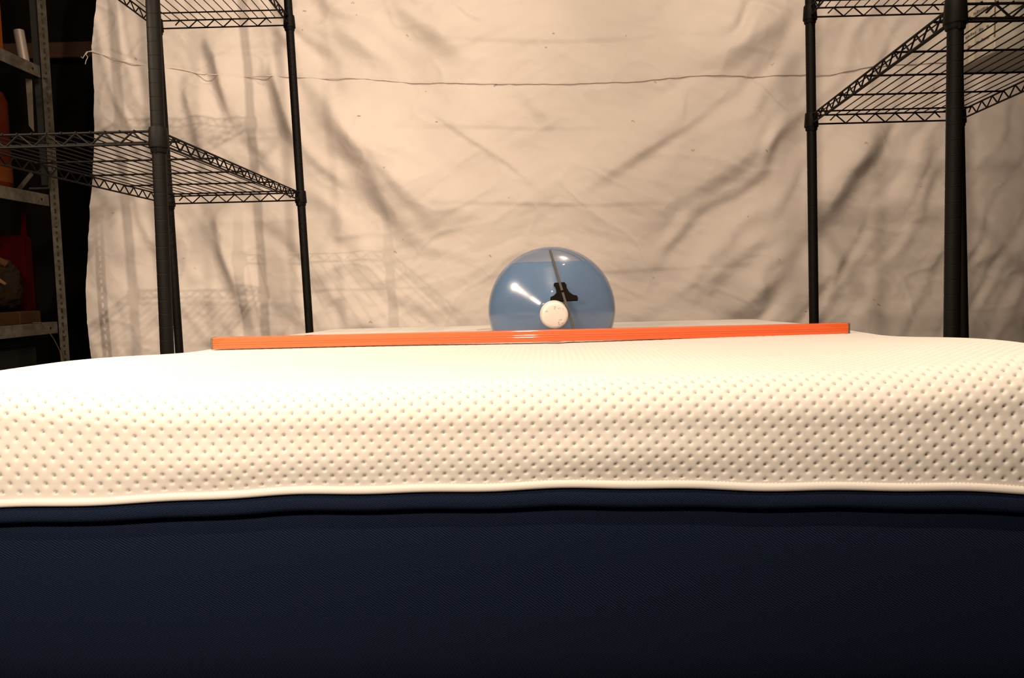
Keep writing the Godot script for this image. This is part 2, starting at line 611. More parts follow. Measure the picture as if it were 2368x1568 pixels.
	th.tube([Vector3(-1.590, 1.434, -3.09), Vector3(-1.612, 1.431, -3.088), Vector3(-1.619, 1.421, -3.085), Vector3(-1.612, 1.411, -3.086), Vector3(-1.621, 1.398, -3.088), Vector3(-1.626, 1.385, -3.09)], 0.0014, 6)
	part("frayed_thread", th.done(), cm, o)
	var th2 := MB.new()
	th2.tube([Vector3(-1.590, 1.436, -3.09), Vector3(-1.616, 1.430, -3.086), Vector3(-1.632, 1.406, -3.085), Vector3(-1.638, 1.412, -3.086)], 0.0014, 6)
	part("frayed_thread", th2.done(), cm, o)

# ---------------------------------------------------------------- mattress
const TOP := 0.378
const HU := 0.684
const HV := 0.76
const CORNER := 0.08
const ROUND := 0.05
const MAT_AT := Vector3(0.050, 0.0, -1.64)
const MAT_TURN := -0.05

func seam_height(u: float) -> float:
	return 0.2555 - 0.0145 * pow(minf(absf(u - 0.0) / 0.60, 1.1), 1.7) + 0.0012 * sin(u * 17.0) + 0.0008 * sin(u * 41.0)

# the left end of the mattress spreads a little towards the camera
func flare(u: float, v: float) -> float:
	return u - 0.04 * smoothstep(0.30, 0.72, v) * smoothstep(-0.35, -0.66, u)

func to_world(u: float, v: float) -> Vector2:
	return Vector2(MAT_AT.x + u * cos(MAT_TURN) + v * sin(MAT_TURN), MAT_AT.z - u * sin(MAT_TURN) + v * cos(MAT_TURN))

const BOTTLE_CAP := Vector3(0.0854, 0.4258, -1.530)
const BOTTLE_BODY := Vector3(0.0891, 0.4310, -1.675)

func bottle_radius(s: float) -> float:
	if s < 0.046:
		return 0.026
	if s < 0.11:
		return lerpf(0.034, 0.124, (s - 0.046) / 0.064)
	if s < 0.135:
		return lerpf(0.124, 0.137, 1.0 - pow(1.0 - (s - 0.11) / 0.025, 2.0))
	if s < 0.455:
		return 0.137
	return 0.0

# height of the mattress top at plan position, before quilting
func top_height(u: float, v: float) -> float:
	var d := 1.64 - v
	var e := 0.02 * smoothstep(0.38, 0.68, absf(u)) * (1.0 - smoothstep(1.05, 1.5, d))
	var t := TOP + e - 0.011 * smoothstep(1.75, 2.35, d)
	var w := to_world(u, v)
	var dx := w.x - 0.0889
	var dz := w.y + 1.75
	t -= 0.007 * exp(-(dx * dx + dz * dz * 0.6) / 0.07)
	# the bottle's bed: a soft minimum of the top and the bottle's underside
	var s := -1.53 - w.y
	if s > -0.1 and s < 0.6 and absf(dx) < 0.3:
		var under := 1.0
		for k in 5:
			var r := bottle_radius(clampf(s + (k - 2) * 0.004, 0.0, 0.452))
			if absf(dx) < r:
				under = minf(under, 0.431 - sqrt(r * r - dx * dx) + 0.002)
		if s > 0.452:
			under += (s - 0.452) * 2.0
		if under > 0.999:
			var r2 := bottle_radius(clampf(s, 0.0, 0.452))
			under = 0.431 + (absf(dx) - r2) * 2.0
		var kk := 0.045
		var hh := clampf(0.5 + 0.5 * (under - t) / kk, 0.0, 1.0)
		t = lerpf(under, t, hh) - kk * hh * (1.0 - hh)
	return t

func mattress() -> void:
	var o := thing("mattress", "thick mattress with quilted ivory top cover and navy blue twill sides", "mattress", MAT_AT, MAT_TURN)
	var su := 0.0187
	var sv := 0.0173
	var du := su / 12.0
	var ext := CORNER - ROUND + ROUND * PI * 0.5
	var side := 0.080
	var lend := ext + side
	var cu := HU - CORNER
	var cv := HV - CORNER
	var us := PackedFloat32Array()
	var half := int(ceil((cu + lend) / du))
	for k in range(-half, half + 1):
		us.append(k * du)
	var vs := PackedFloat32Array()
	var vv := -int(ceil((cv + lend) / (sv / 4.0))) * (sv / 4.0)
	while vv < cv - 0.16:
		vs.append(vv)
		vv += sv / 4.0
	while vv < cv + lend + sv / 8.0:
		vs.append(vv)
		vv += sv / 12.0
	var cols := us.size()
	var rows := vs.size()
	var m := MB.new()
	m.colored = true
	m.v.resize(rows * cols)
	m.n.resize(rows * cols)
	m.t.resize(rows * cols)
	m.c.resize(rows * cols)
	var smooth_p := PackedVector3Array()
	smooth_p.resize(rows * cols)
	var wob := fnoise(31, 3.0, 2)
	for i in rows:
		var pv := vs[i]
		for j in cols:
			var pu := us[j]
			var qu := clampf(pu, -cu, cu)
			var qv := clampf(pv, -cv, cv)
			var d := Vector2(pu - qu, pv - qv)
			var l := minf(d.length(), lend)
			var dir := d.normalized() if d.length_squared() > 0.0 else Vector2.ZERO
			var rho := l
			var drop := 0.0
			var tt := 0.0
			if l > CORNER - ROUND:
				var a := (l - (CORNER - ROUND)) / ROUND
				if a < PI * 0.5:
					rho = CORNER - ROUND + ROUND * sin(a)
					drop = ROUND * (1.0 - cos(a))
				else:
					rho = CORNER
					tt = (l - ext) / side
			var u := qu + dir.x * rho
			var v := qv + dir.y * rho
			var top := top_height(u, v)
			var y := top - drop
			if tt > 0.0:
				y = lerpf(top - ROUND, seam_height(u if absf(dir.y) > 0.7 else 0.5), tt)
				var bulge := (0.003 + 0.003 * wob.get_noise_2d(pu, pv)) * sin(PI * tt) * sin(PI * tt)
				u += dir.x * bulge
				v += dir.y * bulge
			smooth_p[i * cols + j] = Vector3(flare(u, v), y, v)
	for i in rows:
		var b := vs[i] / sv
		for j in cols:
			var k := i * cols + j
			var a := us[j] / su
			var g := (smooth_p[i * cols + mini(j + 1, cols - 1)] - smooth_p[i * cols + maxi(j - 1, 0)]).cross(smooth_p[mini(i + 1, rows - 1) * cols + j] - smooth_p[maxi(i - 1, 0) * cols + j])
			g = -g.normalized() if g.length_squared() > 1e-20 else Vector3.UP
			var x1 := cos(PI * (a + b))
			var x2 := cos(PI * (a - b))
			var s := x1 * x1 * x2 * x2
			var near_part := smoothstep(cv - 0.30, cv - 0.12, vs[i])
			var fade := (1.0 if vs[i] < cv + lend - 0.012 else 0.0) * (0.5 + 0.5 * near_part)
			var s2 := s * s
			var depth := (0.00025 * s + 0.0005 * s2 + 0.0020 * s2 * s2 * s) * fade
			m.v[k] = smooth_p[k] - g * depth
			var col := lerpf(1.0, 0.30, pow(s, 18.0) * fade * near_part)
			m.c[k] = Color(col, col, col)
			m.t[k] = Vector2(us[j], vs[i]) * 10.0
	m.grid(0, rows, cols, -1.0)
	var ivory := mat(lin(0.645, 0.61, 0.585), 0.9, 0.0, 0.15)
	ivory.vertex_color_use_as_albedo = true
	var rib := Image.create(64, 64, false, Image.FORMAT_RGB8)
	var rn := fnoise(41, 0.35, 2)
	for yy in 64:
		for xx in 64:
			var w := 0.5 + 0.35 * sin(TAU * yy / 8.0) + 0.15 * sin(TAU * xx / 8.0 + yy)
			rib.set_pixel(xx, yy, Color(w, w, w))
	ivory.heightmap_enabled = true
	ivory.heightmap_texture = ImageTexture.create_from_image(rib)
	ivory.heightmap_scale = 0.012
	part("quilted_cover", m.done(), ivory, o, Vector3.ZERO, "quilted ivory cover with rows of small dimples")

	# the outline of the sides, from the far left corner round the front: plan points with outward direction
	var ring := []
	for c4 in 4:
		var sx: float = [1.0, -1.0, -1.0, 1.0][c4]
		var sz: float = [1.0, 1.0, -1.0, -1.0][c4]
		var a0: float = [0.0, PI * 0.5, PI, PI * 1.5][c4]
		for k in 9:
			var ang := a0 + PI * 0.5 * k / 8.0
			var dirv := Vector2(cos(ang), sin(ang))
			ring.append([Vector2(sx * cu, sz * cv) + dirv * CORNER, dirv])
		if c4 == 0:
			var nfront := 560
			for k in range(1, nfront):
				ring.append([Vector2(lerpf(cu, -cu, float(k) / nfront), cv + CORNER), Vector2(0, 1)])
	ring.append(ring[0])
	var run := [0.0]
	for k in range(1, ring.size()):
		var pa: Vector2 = ring[k - 1][0]
		var pb: Vector2 = ring[k][0]
		run.append(run[k - 1] + pa.distance_to(pb))
	var sweep := func(prof: Array, kind: int) -> ArrayMesh:
		var s := MB.new()
		for r in prof.size():
			for k in ring.size():
				var p: Vector2 = ring[k][0]
				var dv: Vector2 = ring[k][1]
				var sh := seam_height(p.x if dv.y > 0.7 else 0.5)
				var out: float = prof[r][0]
				var y: float = prof[r][1]
				var wl: float = prof[r][2]
				if kind == 1 and wl > 1.5:
					y += 0.0010 * sin(run[k] * TAU / 0.0045)
					out -= 0.0010 * (0.5 + 0.5 * sin(run[k] * TAU / 0.0045))
				if kind == 2:
					y += 0.0035 * wob.get_noise_2d(run[k] * 0.5, 9.0) * smoothstep(-0.003, -0.02, prof[r][1])
				var yy := sh + y if wl > 0.5 else y
				s.vert(Vector3(flare(p.x, p.y) + dv.x * out, yy, p.y + dv.y * out), Vector3.UP, Vector2(run[k], prof[r][3]))
		s.grid(0, prof.size(), ring.size(), 1.0)
		return s.done()
	var hem := [[-0.003, 0.0078, 2.0, 0.0], [0.0018, 0.0074, 2.0, 0.0], [0.0036, 0.0062, 1.0, 0.0], [0.0044, 0.0040, 1.0, 0.0], [0.0046, 0.0015, 1.0, 0.0], [0.0038, -0.0006, 1.0, 0.0], [0.0014, -0.0016, 1.0, 0.0], [-0.006, -0.0018, 1.0, 0.0]]
	var hem_m := mat(lin(0.645, 0.61, 0.585), 0.9, 0.0, 0.15)
	part("hem_band", sweep.call(hem, 1), hem_m, o, Vector3.ZERO, "stitched ivory hem band along the cover's lower edge")
	var navy := twill()
	var roll := [[-0.006, 0.001, 1.0, 0.0], [-0.001, -0.002, 1.0, 0.003], [0.0025, -0.006, 1.0, 0.009], [0.0048, -0.011, 1.0, 0.016], [0.0056, -0.016, 1.0, 0.022], [0.0046, -0.0195, 1.0, 0.027], [0.001, -0.0218, 1.0, 0.032], [-0.005, -0.0222, 1.0, 0.038], [-0.012, -0.020, 1.0, 0.047]]
	part("border_roll", sweep.call(roll, 2), navy, o, Vector3.ZERO, "rolled navy twill edge under the ivory hem")
	var panel := [[-0.012, -0.016, 1.0, 0.0], [-0.009, -0.0245, 1.0, 0.012], [-0.0055, -0.029, 1.0, 0.019], [-0.003, -0.040, 1.0, 0.031], [-0.001, -0.065, 1.0, 0.05], [0.001, -0.09, 1.0, 0.075], [0.002, 0.11, 0.0, 0.115], [0.0, 0.06, 0.0, 0.165], [-0.004, 0.03, 0.0, 0.195], [-0.014, 0.008, 0.0, 0.22], [-0.03, 0.0, 0.0, 0.24]]
	part("side_panel", sweep.call(panel, 0), navy, o, Vector3.ZERO, "navy blue twill side panel")

func twill() -> StandardMaterial3D:
	var nsz := 256
	var im := Image.create(nsz, nsz, false, Image.FORMAT_RGB8)
	var hm := Image.create(nsz, nsz, false, Image.FORMAT_RGB8)
	var f := fnoise(51, 0.08, 3)
	for y in nsz:
		for x in nsz:
			# 16 diagonal ribs across, 26 down, each rib broken into yarn crossings
			var ph := (16.0 * x + 30.0 * y) / nsz
			var r := 0.5 + 0.5 * sin(TAU * ph)
			var yarn := 0.5 + 0.5 * sin(TAU * (64.0 * x + 0.0 * y) / nsz + PI * floorf(ph))
			var w := pow(r, 1.4) * (0.62 + 0.38 * yarn)
			var nz := 0.12 * f.get_noise_2d(x, y)
			var k := clampf(w + nz, 0.0, 1.0)
			im.set_pixel(x, y, Color(0.45, 0.45, 0.47).lerp(Color(1.0, 1.0, 1.0), k))
			hm.set_pixel(x, y, Color(k, k, k))
	var m := mat(lin(0.015, 0.025, 0.060), 0.9, 0.0, 0.15)
	m.albedo_texture = ImageTexture.create_from_image(im)
	m.heightmap_enabled = true
	m.heightmap_texture = ImageTexture.create_from_image(hm)
	m.heightmap_scale = 0.03
	m.uv1_scale = Vector3(14.0, 14.0, 1.0)
	return m

# ---------------------------------------------------------------- wire shelving
func on_post(p: Array, y: float) -> Vector3:
	var a: Vector3 = p[0]
	var b: Vector3 = p[1]
	return a.lerp(b, y / 1.85)

func post_mesh(p: Array) -> ArrayMesh:
	# grooved tube: a fine ring every inch
	var a: Vector3 = p[0]
	var b: Vector3 = p[1]
	var fz := (b - a).normalized()
	var fx := fz.cross(Vector3.FORWARD).normalized()
	var fy := fz.cross(fx)
	var r := 0.0127
	var prof := PackedVector2Array([Vector2(0.0, 0.0), Vector2(r * 1.15, 0.0), Vector2(r * 1.15, 0.022), Vector2(r, 0.024)])
	var y := 0.045
	var l := a.distance_to(b)
	while y < l - 0.03:
		prof.append_array([Vector2(r, y - 0.0012), Vector2(r - 0.0003, y - 0.0005), Vector2(r - 0.0003, y + 0.0005), Vector2(r, y + 0.0012)])
		y += 0.0254
	prof.append_array([Vector2(r, l - 0.006), Vector2(r * 0.8, l), Vector2(0.0, l)])
	var m := MB.new()
	m.lathe(prof, 18, fx, fy, fz, a, 0.975)
	return m.done()

func zigzag(a: Vector3, b: Vector3, drop: float, pitch: float, r: float) -> ArrayMesh:
	# wire that runs up and down between the top and the bottom rim
	var d := b - a
	var l := d.length()
	var dir := d / l
	var n := int((l - 0.07) / (pitch * 0.5))
	if n % 2 == 1:
		n -= 1
	var start := (l - n * pitch * 0.5) * 0.5
	var pts := [a + dir * (start - pitch * 0.28) + Vector3.DOWN * drop * 0.62]
	for k in n + 1:
		var low := k % 2 == 1
		var at := a + dir * (start + k * pitch * 0.5)
		pts.append(at - dir * 0.002 + Vector3.DOWN * (drop - r if low else r))
		pts.append(at + dir * 0.002 + Vector3.DOWN * (drop - r if low else r))
	pts.append(a + dir * (start + n * pitch * 0.5 + pitch * 0.28) + Vector3.DOWN * drop * 0.62)
	return tube_mesh(pts, r, 6)

# posts: near (0), far (1) on the long side; far (2), near (3) on the other long side
func wire_shelf(rack: Node3D, posts: Array, y: float, nwires: int) -> void:
	var sh := Node3D.new()
	sh.name = numbered(rack, "wire_shelf")
	rack.add_child(sh, true)
	var c := []
	for p in posts:
		c.append(on_post(p, y))
	var mid: Vector3 = (c[0] + c[1] + c[2] + c[3]) * 0.25
	var drop := 0.0235
	var rim := 0.0024
	# rims sit just outside the line of the posts' centres
	for s in 4:
		var a: Vector3 = c[s]
		var b: Vector3 = c[(s + 1) % 4]
		var dir := (b - a).normalized()
		var aa := a + dir * 0.012
		var bb := b - dir * 0.012
		part("rim_wire", tube_mesh([aa, bb], rim, 8), black_metal, sh)
		part("rim_wire", tube_mesh([aa + Vector3.DOWN * drop, bb + Vector3.DOWN * drop], rim, 8), black_metal, sh)
		part("truss_wire", zigzag(aa, bb, drop, 0.054, 0.0019), black_metal, sh)
	# deck wires run the long way
	for k in nwires:
		var t := (k + 0.6) / (nwires + 0.2)
		var a: Vector3 = c[0].lerp(c[3], t)
		var b: Vector3 = c[1].lerp(c[2], t)
		var d := (b - a).normalized()
		part("deck_wire", tube_mesh([a - d * 0.004 + Vector3.UP * 0.002, b + d * 0.004 + Vector3.UP * 0.002], 0.0014, 6), black_metal, sh)
	# support wires run across under the deck
	for k in 5:
		var t := 0.095 + k * (0.925 - 0.095) / 4.0
		var a: Vector3 = c[0].lerp(c[1], t) + Vector3.DOWN * 0.0025
		var b: Vector3 = c[3].lerp(c[2], t) + Vector3.DOWN * 0.0025
		part("support_wire", tube_mesh([a, b], 0.0023, 8), black_metal, sh)
	# corner sleeves with their clips
	for s in 4:
		var m := MB.new()
		m.lathe(PackedVector2Array([Vector2(0.0128, 0.006), Vector2(0.0158, 0.006), Vector2(0.0166, 0.003), Vector2(0.0186, -0.030), Vector2(0.0180, -0.032), Vector2(0.0128, -0.032)]), 20, Vector3.RIGHT, Vector3.BACK, Vector3.UP, c[s], 0.6)
		m.lathe(PackedVector2Array([Vector2(0.0128, -0.030), Vector2(0.0160, -0.030), Vector2(0.0152, -0.040), Vector2(0.0145, -0.041), Vector2(0.0128, -0.041)]), 20, Vector3.RIGHT, Vector3.BACK, Vector3.UP, c[s], 0.6)
		part("corner_sleeve", m.done(), black_metal, sh)
		var clip := MB.new()
		clip.box(Vector3(-0.0035, -0.043, 0.0125), Vector3(0.0015, -0.032, 0.0168), 0.001)
		part("clip", clip.done(), black_gloss(), sh, c[s])

var gloss_made: StandardMaterial3D
func black_gloss() -> StandardMaterial3D:
	if gloss_made == null:
		gloss_made = mat(Color(0.06, 0.055, 0.05), 0.15)
	return gloss_made

func left_rack() -> void:
	var o := thing("wire_rack", "black metal wire shelving rack standing at the left of the mattress", "shelving rack", Vector3.ZERO, 0.0, "black wire racks either side of the mattress")
	var near := [Vector3(-0.673, 0, -1.5), Vector3(-0.642, 1.85, -1.5)]
	var far := [Vector3(-0.643, 0, -2.5), Vector3(-0.680, 1.85, -2.5)]
	var far2 := [Vector3(-1.069, 0, -2.5), Vector3(-1.088, 1.85, -2.5)]
	var near2 := [Vector3(-1.098, 0, -1.5), Vector3(-1.058, 1.85, -1.5)]
	var posts := [near, far, far2, near2]
	for p in posts:
		part("post", post_mesh(p), black_metal, o)
	wire_shelf(o, posts, 0.797, 15)
	wire_shelf(o, posts, 1.340, 15)

func right_rack() -> void:
	var o := thing("wire_rack", "black metal wire shelving rack at the right of the mattress, carton on its shelf", "shelving rack", Vector3.ZERO, 0.0, "black wire racks either side of the mattress")
	var near := [Vector3(0.741, 0, -1.307), Vector3(0.739, 1.85, -1.307)]
	var far := [Vector3(0.845, 0, -2.16), Vector3(0.821, 1.85, -2.16)]
	var far2 := [Vector3(1.268, 0, -2.16), Vector3(1.205, 1.85, -2.16)]
	var near2 := [Vector3(1.160, 0, -1.32), Vector3(1.125, 1.85, -1.32)]
	var posts := [near, far, far2, near2]
	for p in posts:
		part("post", post_mesh(p), black_metal, o)
	wire_shelf(o, posts, 0.927, 15)
	wire_shelf(o, posts, 1.212, 15)

# ---------------------------------------------------------------- orange straight edge
func straight_edge() -> void:
	var a := Vector3(-0.578, 0.3805, -1.49)
	var b := Vector3(0.649, 0.3755, -1.49)
	var o := thing("straight_edge", "long orange bar with grey ends lying across the mattress in front of the bottle", "straightedge")
	var fz := (b - a).normalized()
	var fx := Vector3.BACK
	var fy := fz.cross(fx)
	if fy.y < 0.0:
		fy = -fy
	var h := 0.0222
	# section: z towards the camera, y up, with two slim raised lines along the face
	var sec := PackedVector2Array()
	sec.append_array([Vector2(-0.024, 0.001), Vector2(-0.023, 0.0), Vector2(-0.001, 0.0), Vector2(0.0, 0.001)])
	for c in [0.40, 0.58]:
		# a slim rounded bead: facets at 60, 26, 0, -26 and -60 degrees
		var y0: float = h * c
		sec.append_array([Vector2(0.0, y0 - 0.0010), Vector2(0.00047, y0 - 0.0007), Vector2(0.0007, y0 - 0.0003), Vector2(0.0007, y0 + 0.0003), Vector2(0.00047, y0 + 0.0007), Vector2(0.0, y0 + 0.0010)])
	sec.append_array([Vector2(0.0, h - 0.0014), Vector2(-0.00046, h - 0.0006), Vector2(-0.0014, h), Vector2(-0.023, h), Vector2(-0.024, h - 0.001)])
	var orange := mat(lin(0.70, 0.095, 0.012), 0.45)
	orange.clearcoat_enabled = true
	orange.clearcoat = 0.6
	orange.clearcoat_roughness = 0.04
	var l := a.distance_to(b)
	var m := MB.new()
	m.extrude(sec, 0.004, l - 0.004, fx, fy, fz, a)
	part("bar", m.done(), orange, o)
	var cap_m := mat(lin(0.14, 0.11, 0.085), 0.5, 0.3)
	var cs := PackedVector2Array([Vector2(-0.0245, -0.0002), Vector2(0.0006, -0.0002), Vector2(0.0006, h - 0.001), Vector2(-0.0006, h + 0.0003), Vector2(-0.0245, h + 0.0003)])
	for s in 2:
		var e := MB.new()
		e.extrude(cs, 0.0 if s == 0 else l - 0.0042, 0.0042 if s == 0 else l, fx, fy, fz, a, 0.0006)
		part("end_cap", e.done(), cap_m, o, Vector3.ZERO, "dull grey end cap")

# ---------------------------------------------------------------- water bottle
func water_bottle() -> void:
	var o := thing("water_bottle", "large blue water jug lying on the mattress with white cap towards the camera", "bottle")
	var ax := (BOTTLE_BODY - BOTTLE_CAP)
	ax.x = 0.0
	ax.y *= 0.5
	ax = ax.normalized()
	var org := Vector3(0.0872, 0.4284, -1.530)
	var fx := Vector3.RIGHT
	var fy := ax.cross(fx).normalized()
	if fy.y < 0.0:
		fy = -fy
	var plastic := StandardMaterial3D.new()
	plastic.albedo_color = Color(0.28, 0.41, 0.56, 0.36)
	plastic.transparency = BaseMaterial3D.TRANSPARENCY_ALPHA
	plastic.roughness = 0.2
	var prof := PackedVector2Array([Vector2(0.0, 0.012), Vector2(0.0245, 0.012), Vector2(0.0245, 0.040), Vector2(0.0275, 0.043), Vector2(0.030, 0.046), Vector2(0.036, 0.051), Vector2(0.060, 0.0661), Vector2(0.090, 0.0850), Vector2(0.112, 0.0989), Vector2(0.122, 0.1095), Vector2(0.129, 0.119), Vector2(0.1335, 0.129), Vector2(0.1362, 0.141), Vector2(0.137, 0.153), Vector2(0.137, 0.20), Vector2(0.1345, 0.206), Vector2(0.1345, 0.222), Vector2(0.137, 0.228), Vector2(0.137, 0.30), Vector2(0.1345, 0.306), Vector2(0.1345, 0.322), Vector2(0.137, 0.328), Vector2(0.137, 0.425), Vector2(0.134, 0.440), Vector2(0.126, 0.450), Vector2(0.112, 0.453), Vector2(0.10, 0.449), Vector2(0.08, 0.435), Vector2(0.0, 0.428)])
	var m := MB.new()
	m.lathe(prof, 72, fx, fy, ax, org)
	part("jug", m.done(), plastic, o, Vector3.ZERO, "translucent blue plastic jug")
	# the water: the jug's inside cut off by a level surface
	var level := 0.5348
	var w := MB.new()
	var ss := [0.046, 0.050, 0.060, 0.072, 0.086, 0.098, 0.107, 0.116, 0.126, 0.138, 0.150, 0.20, 0.30, 0.40, 0.424]
	var rr := [0.0, 0.029, 0.047, 0.067, 0.089, 0.107, 0.117, 0.1245, 0.130, 0.1335, 0.1348, 0.1325, 0.1325, 0.1345, 0.132]
	var sides := 96
	var from := w.v.size()
	for k in ss.size() + 1:
		var s: float = ss[mini(k, ss.size() - 1)]
		var r: float = rr[k] if k < rr.size() else 0.0
		for j in sides + 1:
			var ang := TAU * j / sides
			var p := org + ax * s + (fx * cos(ang) + fy * sin(ang)) * r
			p.y = minf(p.y, level)
			w.vert(p, Vector3.UP)
	w.grid(from, ss.size() + 1, sides + 1, 1.0)
	# outward normals
	var mid := org + ax * 0.25
	var flip := 0
	for k in range(0, w.v.size(), 37):
		if w.n[k].dot(w.v[k] - mid) < 0.0:
			flip += 1
		else:
			flip -= 1
	if flip > 0:
		for k in w.n.size():
			w.n[k] = -w.n[k]
		for k in range(0, w.ix.size(), 3):
			var q := w.ix[k + 1]
			w.ix[k + 1] = w.ix[k + 2]
			w.ix[k + 2] = q
	var water := StandardMaterial3D.new()
	water.albedo_color = Color(0.66, 0.76, 0.90, 0.22)
	water.roughness = 0.05
	water.refraction_enabled = true
	water.refraction_scale = 0.033
	part("water", w.done(), water, o, Vector3.ZERO, "water filling the jug almost to the top")
	# white cap
	var cap := MB.new()
	cap.lathe(PackedVector2Array([Vector2(0.0, 0.0006), Vector2(0.020, 0.0), Vector2(0.0245, 0.0006), Vector2(0.0262, 0.0024), Vector2(0.0268, 0.006), Vector2(0.0275, 0.028), Vector2(0.0285, 0.030), Vector2(0.0285, 0.033), Vector2(0.0255, 0.034)]), 48, fx, fy, ax, Vector3(0.0857, 0.4262, -1.530))
	part("cap", cap.done(), mat(lin(0.60, 0.57, 0.53), 0.45), o, Vector3.ZERO, "white plastic cap")
	var marks := MB.new()
	var rng := RandomNumberGenerator.new()
	rng.seed = 4
	for k in 14:
		var ang := rng.randf_range(0, TAU)
		var r := rng.randf_range(0.012, 0.022)
		var c := Vector3(0.0857, 0.4262, -1.5298) + fx * cos(ang) * r + fy * sin(ang) * r
		var dd := (fx * cos(ang + 1.2) + fy * sin(ang + 1.2)) * rng.randf_range(0.0006, 0.002)
		marks.tube([c - dd, c + dd], 0.00028, 4)
	part("scuff_marks", marks.done(), mat(lin(0.22, 0.20, 0.18), 0.8), o).set_meta("kind", "stuff")

# ---------------------------------------------------------------- depth gauge
func depth_gauge() -> void:
	var o := thing("depth_gauge", "thin steel rule with black sliding stop leaning on the blue jug", "depth gauge")
	var p0 := Vector3(0.1243, 0.3825, -1.5170)
	var fx := Vector3(0.9826, 0.1517, -0.1069)
	var fy := Vector3(-0.1856, 0.8033, -0.5659)
	var fz := Vector3(0.0, 0.5759, 0.8175)
	var steel := mat(lin(0.055, 0.048, 0.042), 0.6, 0.0, 0.3)
	var m := MB.new()
	m.extrude(PackedVector2Array([Vector2(-0.0024, 0.0), Vector2(0.0024, 0.0), Vector2(0.0024, 0.213), Vector2(0.0014, 0.2155), Vector2(-0.0014, 0.2155), Vector2(-0.0024, 0.213)]), 0.004, 0.0062, fx, fy, fz, p0, 0.0003)
	part("rule", m.done(), steel, o, Vector3.ZERO, "narrow steel rule")
	var sl := PackedVector2Array([Vector2(-0.0100, 0.1339), Vector2(0.0104, 0.1309), Vector2(0.0122, 0.1240), Vector2(0.0113, 0.1154), Vector2(0.0136, 0.1052), Vector2(0.0196, 0.0970), Vector2(0.0267, 0.0935), Vector2(0.0273, 0.0866), Vector2(0.0251, 0.0823), Vector2(-0.0006, 0.0867), Vector2(-0.0261, 0.0905), Vector2(-0.0281, 0.0952), Vector2(-0.0261, 0.1014), Vector2(-0.0189, 0.1037), Vector2(-0.0120, 0.1089), Vector2(-0.0102, 0.1183), Vector2(-0.0107, 0.1242), Vector2(-0.0129, 0.1296)])
	var s := MB.new()
	s.extrude(sl, -0.0005, 0.0040, fx, fy, fz, p0, 0.0008)
	var stop_m := mat(Color(0.075, 0.062, 0.05), 0.85, 0.0, 0.12)
	part("slider", s.done(), stop_m, o, Vector3.ZERO, "black plastic sliding stop")
	var k := MB.new()
	k.lathe(PackedVector2Array([Vector2(0.0, 0.0078), Vector2(0.0022, 0.0076), Vector2(0.0028, 0.0062), Vector2(0.0028, 0.004)]), 14, fx, fy, fz, p0 + fy * 0.108)
	part("pin", k.done(), black_plastic, o)

# ---------------------------------------------------------------- carton on the right rack
func carton() -> void:
	var y := 0.9295
	var o := thing("carton", "white cardboard box with a printed label on the right wire shelf", "box", Vector3(0.985, y, -1.60), 0.0)
	var card := mat(lin(0.36, 0.33, 0.29), 0.85, 0.0, 0.2)
	var w := 0.20
	var hh := 0.26
	var dd := 0.17
	part("body", box_mesh(Vector3(0, 0, -dd), Vector3(w, hh, 0), 0.002), card, o)
	part("tape_strip", box_mesh(Vector3(-0.0004, 0.0, -dd * 0.52), Vector3(0.0006, hh, -dd * 0.40), 0.0002), mat(lin(0.48, 0.42, 0.34), 0.4), o)
	var ink := mat(lin(0.10, 0.08, 0.075), 0.8)
	var rng := RandomNumberGenerator.new()
	rng.seed = 12
	# bar code on the left face, small lines of print beside it
	var bc := MB.new()
	var z := -0.145
	while z < -0.115:
		var t := rng.randf_range(0.0006, 0.0018)
		bc.box(Vector3(-0.0008, 0.035, z), Vector3(0.0002, 0.06, z + t), 0.0)
		z += t + rng.randf_range(0.0008, 0.0018)
	part("bar_code", bc.done(), ink, o)
	var pr := MB.new()
	for row in 4:
		var zz := -0.10
		var yy: float = [0.033, 0.056, 0.095, 0.15][row]
		while zz < -0.02:
			var t := rng.randf_range(0.003, 0.009)
			if rng.randf() < 0.75:
				pr.box(Vector3(-0.0008, yy, zz), Vector3(0.0002, yy + rng.randf_range(0.002, 0.006), zz + t), 0.0)
			zz += t + 0.002
	part("print_lines", pr.done(), ink, o).set_meta("kind", "stuff")
	part("corner_seam", box_mesh(Vector3(-0.0012, 0.03, -0.001), Vector3(0.001, hh, 0.0012), 0.0003), mat(lin(0.12, 0.07, 0.04), 0.8), o)
	part("blue_mark", box_mesh(Vector3(0.064, 0.022, -0.0003), Vector3(0.078, 0.033, 0.0005), 0.0002), mat(lin(0.02, 0.02, 0.12), 0.6), o, Vector3.ZERO, "small dark blue printed mark")

# ---------------------------------------------------------------- old steel shelving at the left
func angle_iron(parent: Node, called: String, x0: float, x1: float, z: float, h: float, lit: StandardMaterial3D) -> MeshInstance3D:
	# slotted flange facing the camera: real slots between bridges of metal; and a plain flange going back
	var m := MB.new()
	var w := x1 - x0
	var a := x0 + w * 0.36
	var b := x0 + w * 0.62
	m.box(Vector3(x0, 0, z - 0.002), Vector3(a, h, z), 0.0004)
	m.box(Vector3(b, 0, z - 0.002), Vector3(x1, h, z), 0.0004)
	var y := 0.0
	var k := 0
	while y < h - 0.05:
		var slot: float = 0.016 if k % 2 == 0 else 0.009
		m.box(Vector3(a, y, z - 0.002), Vector3(b, y + 0.011, z), 0.0)
		y += 0.011 + slot
		k += 1
	m.box(Vector3(a, y, z - 0.002), Vector3(b, h, z), 0.0)
	m.box(Vector3(x0, 0, z - 0.04), Vector3(x0 + 0.002, h, z - 0.002), 0.0004)
	return part(called, m.done(), lit, parent)

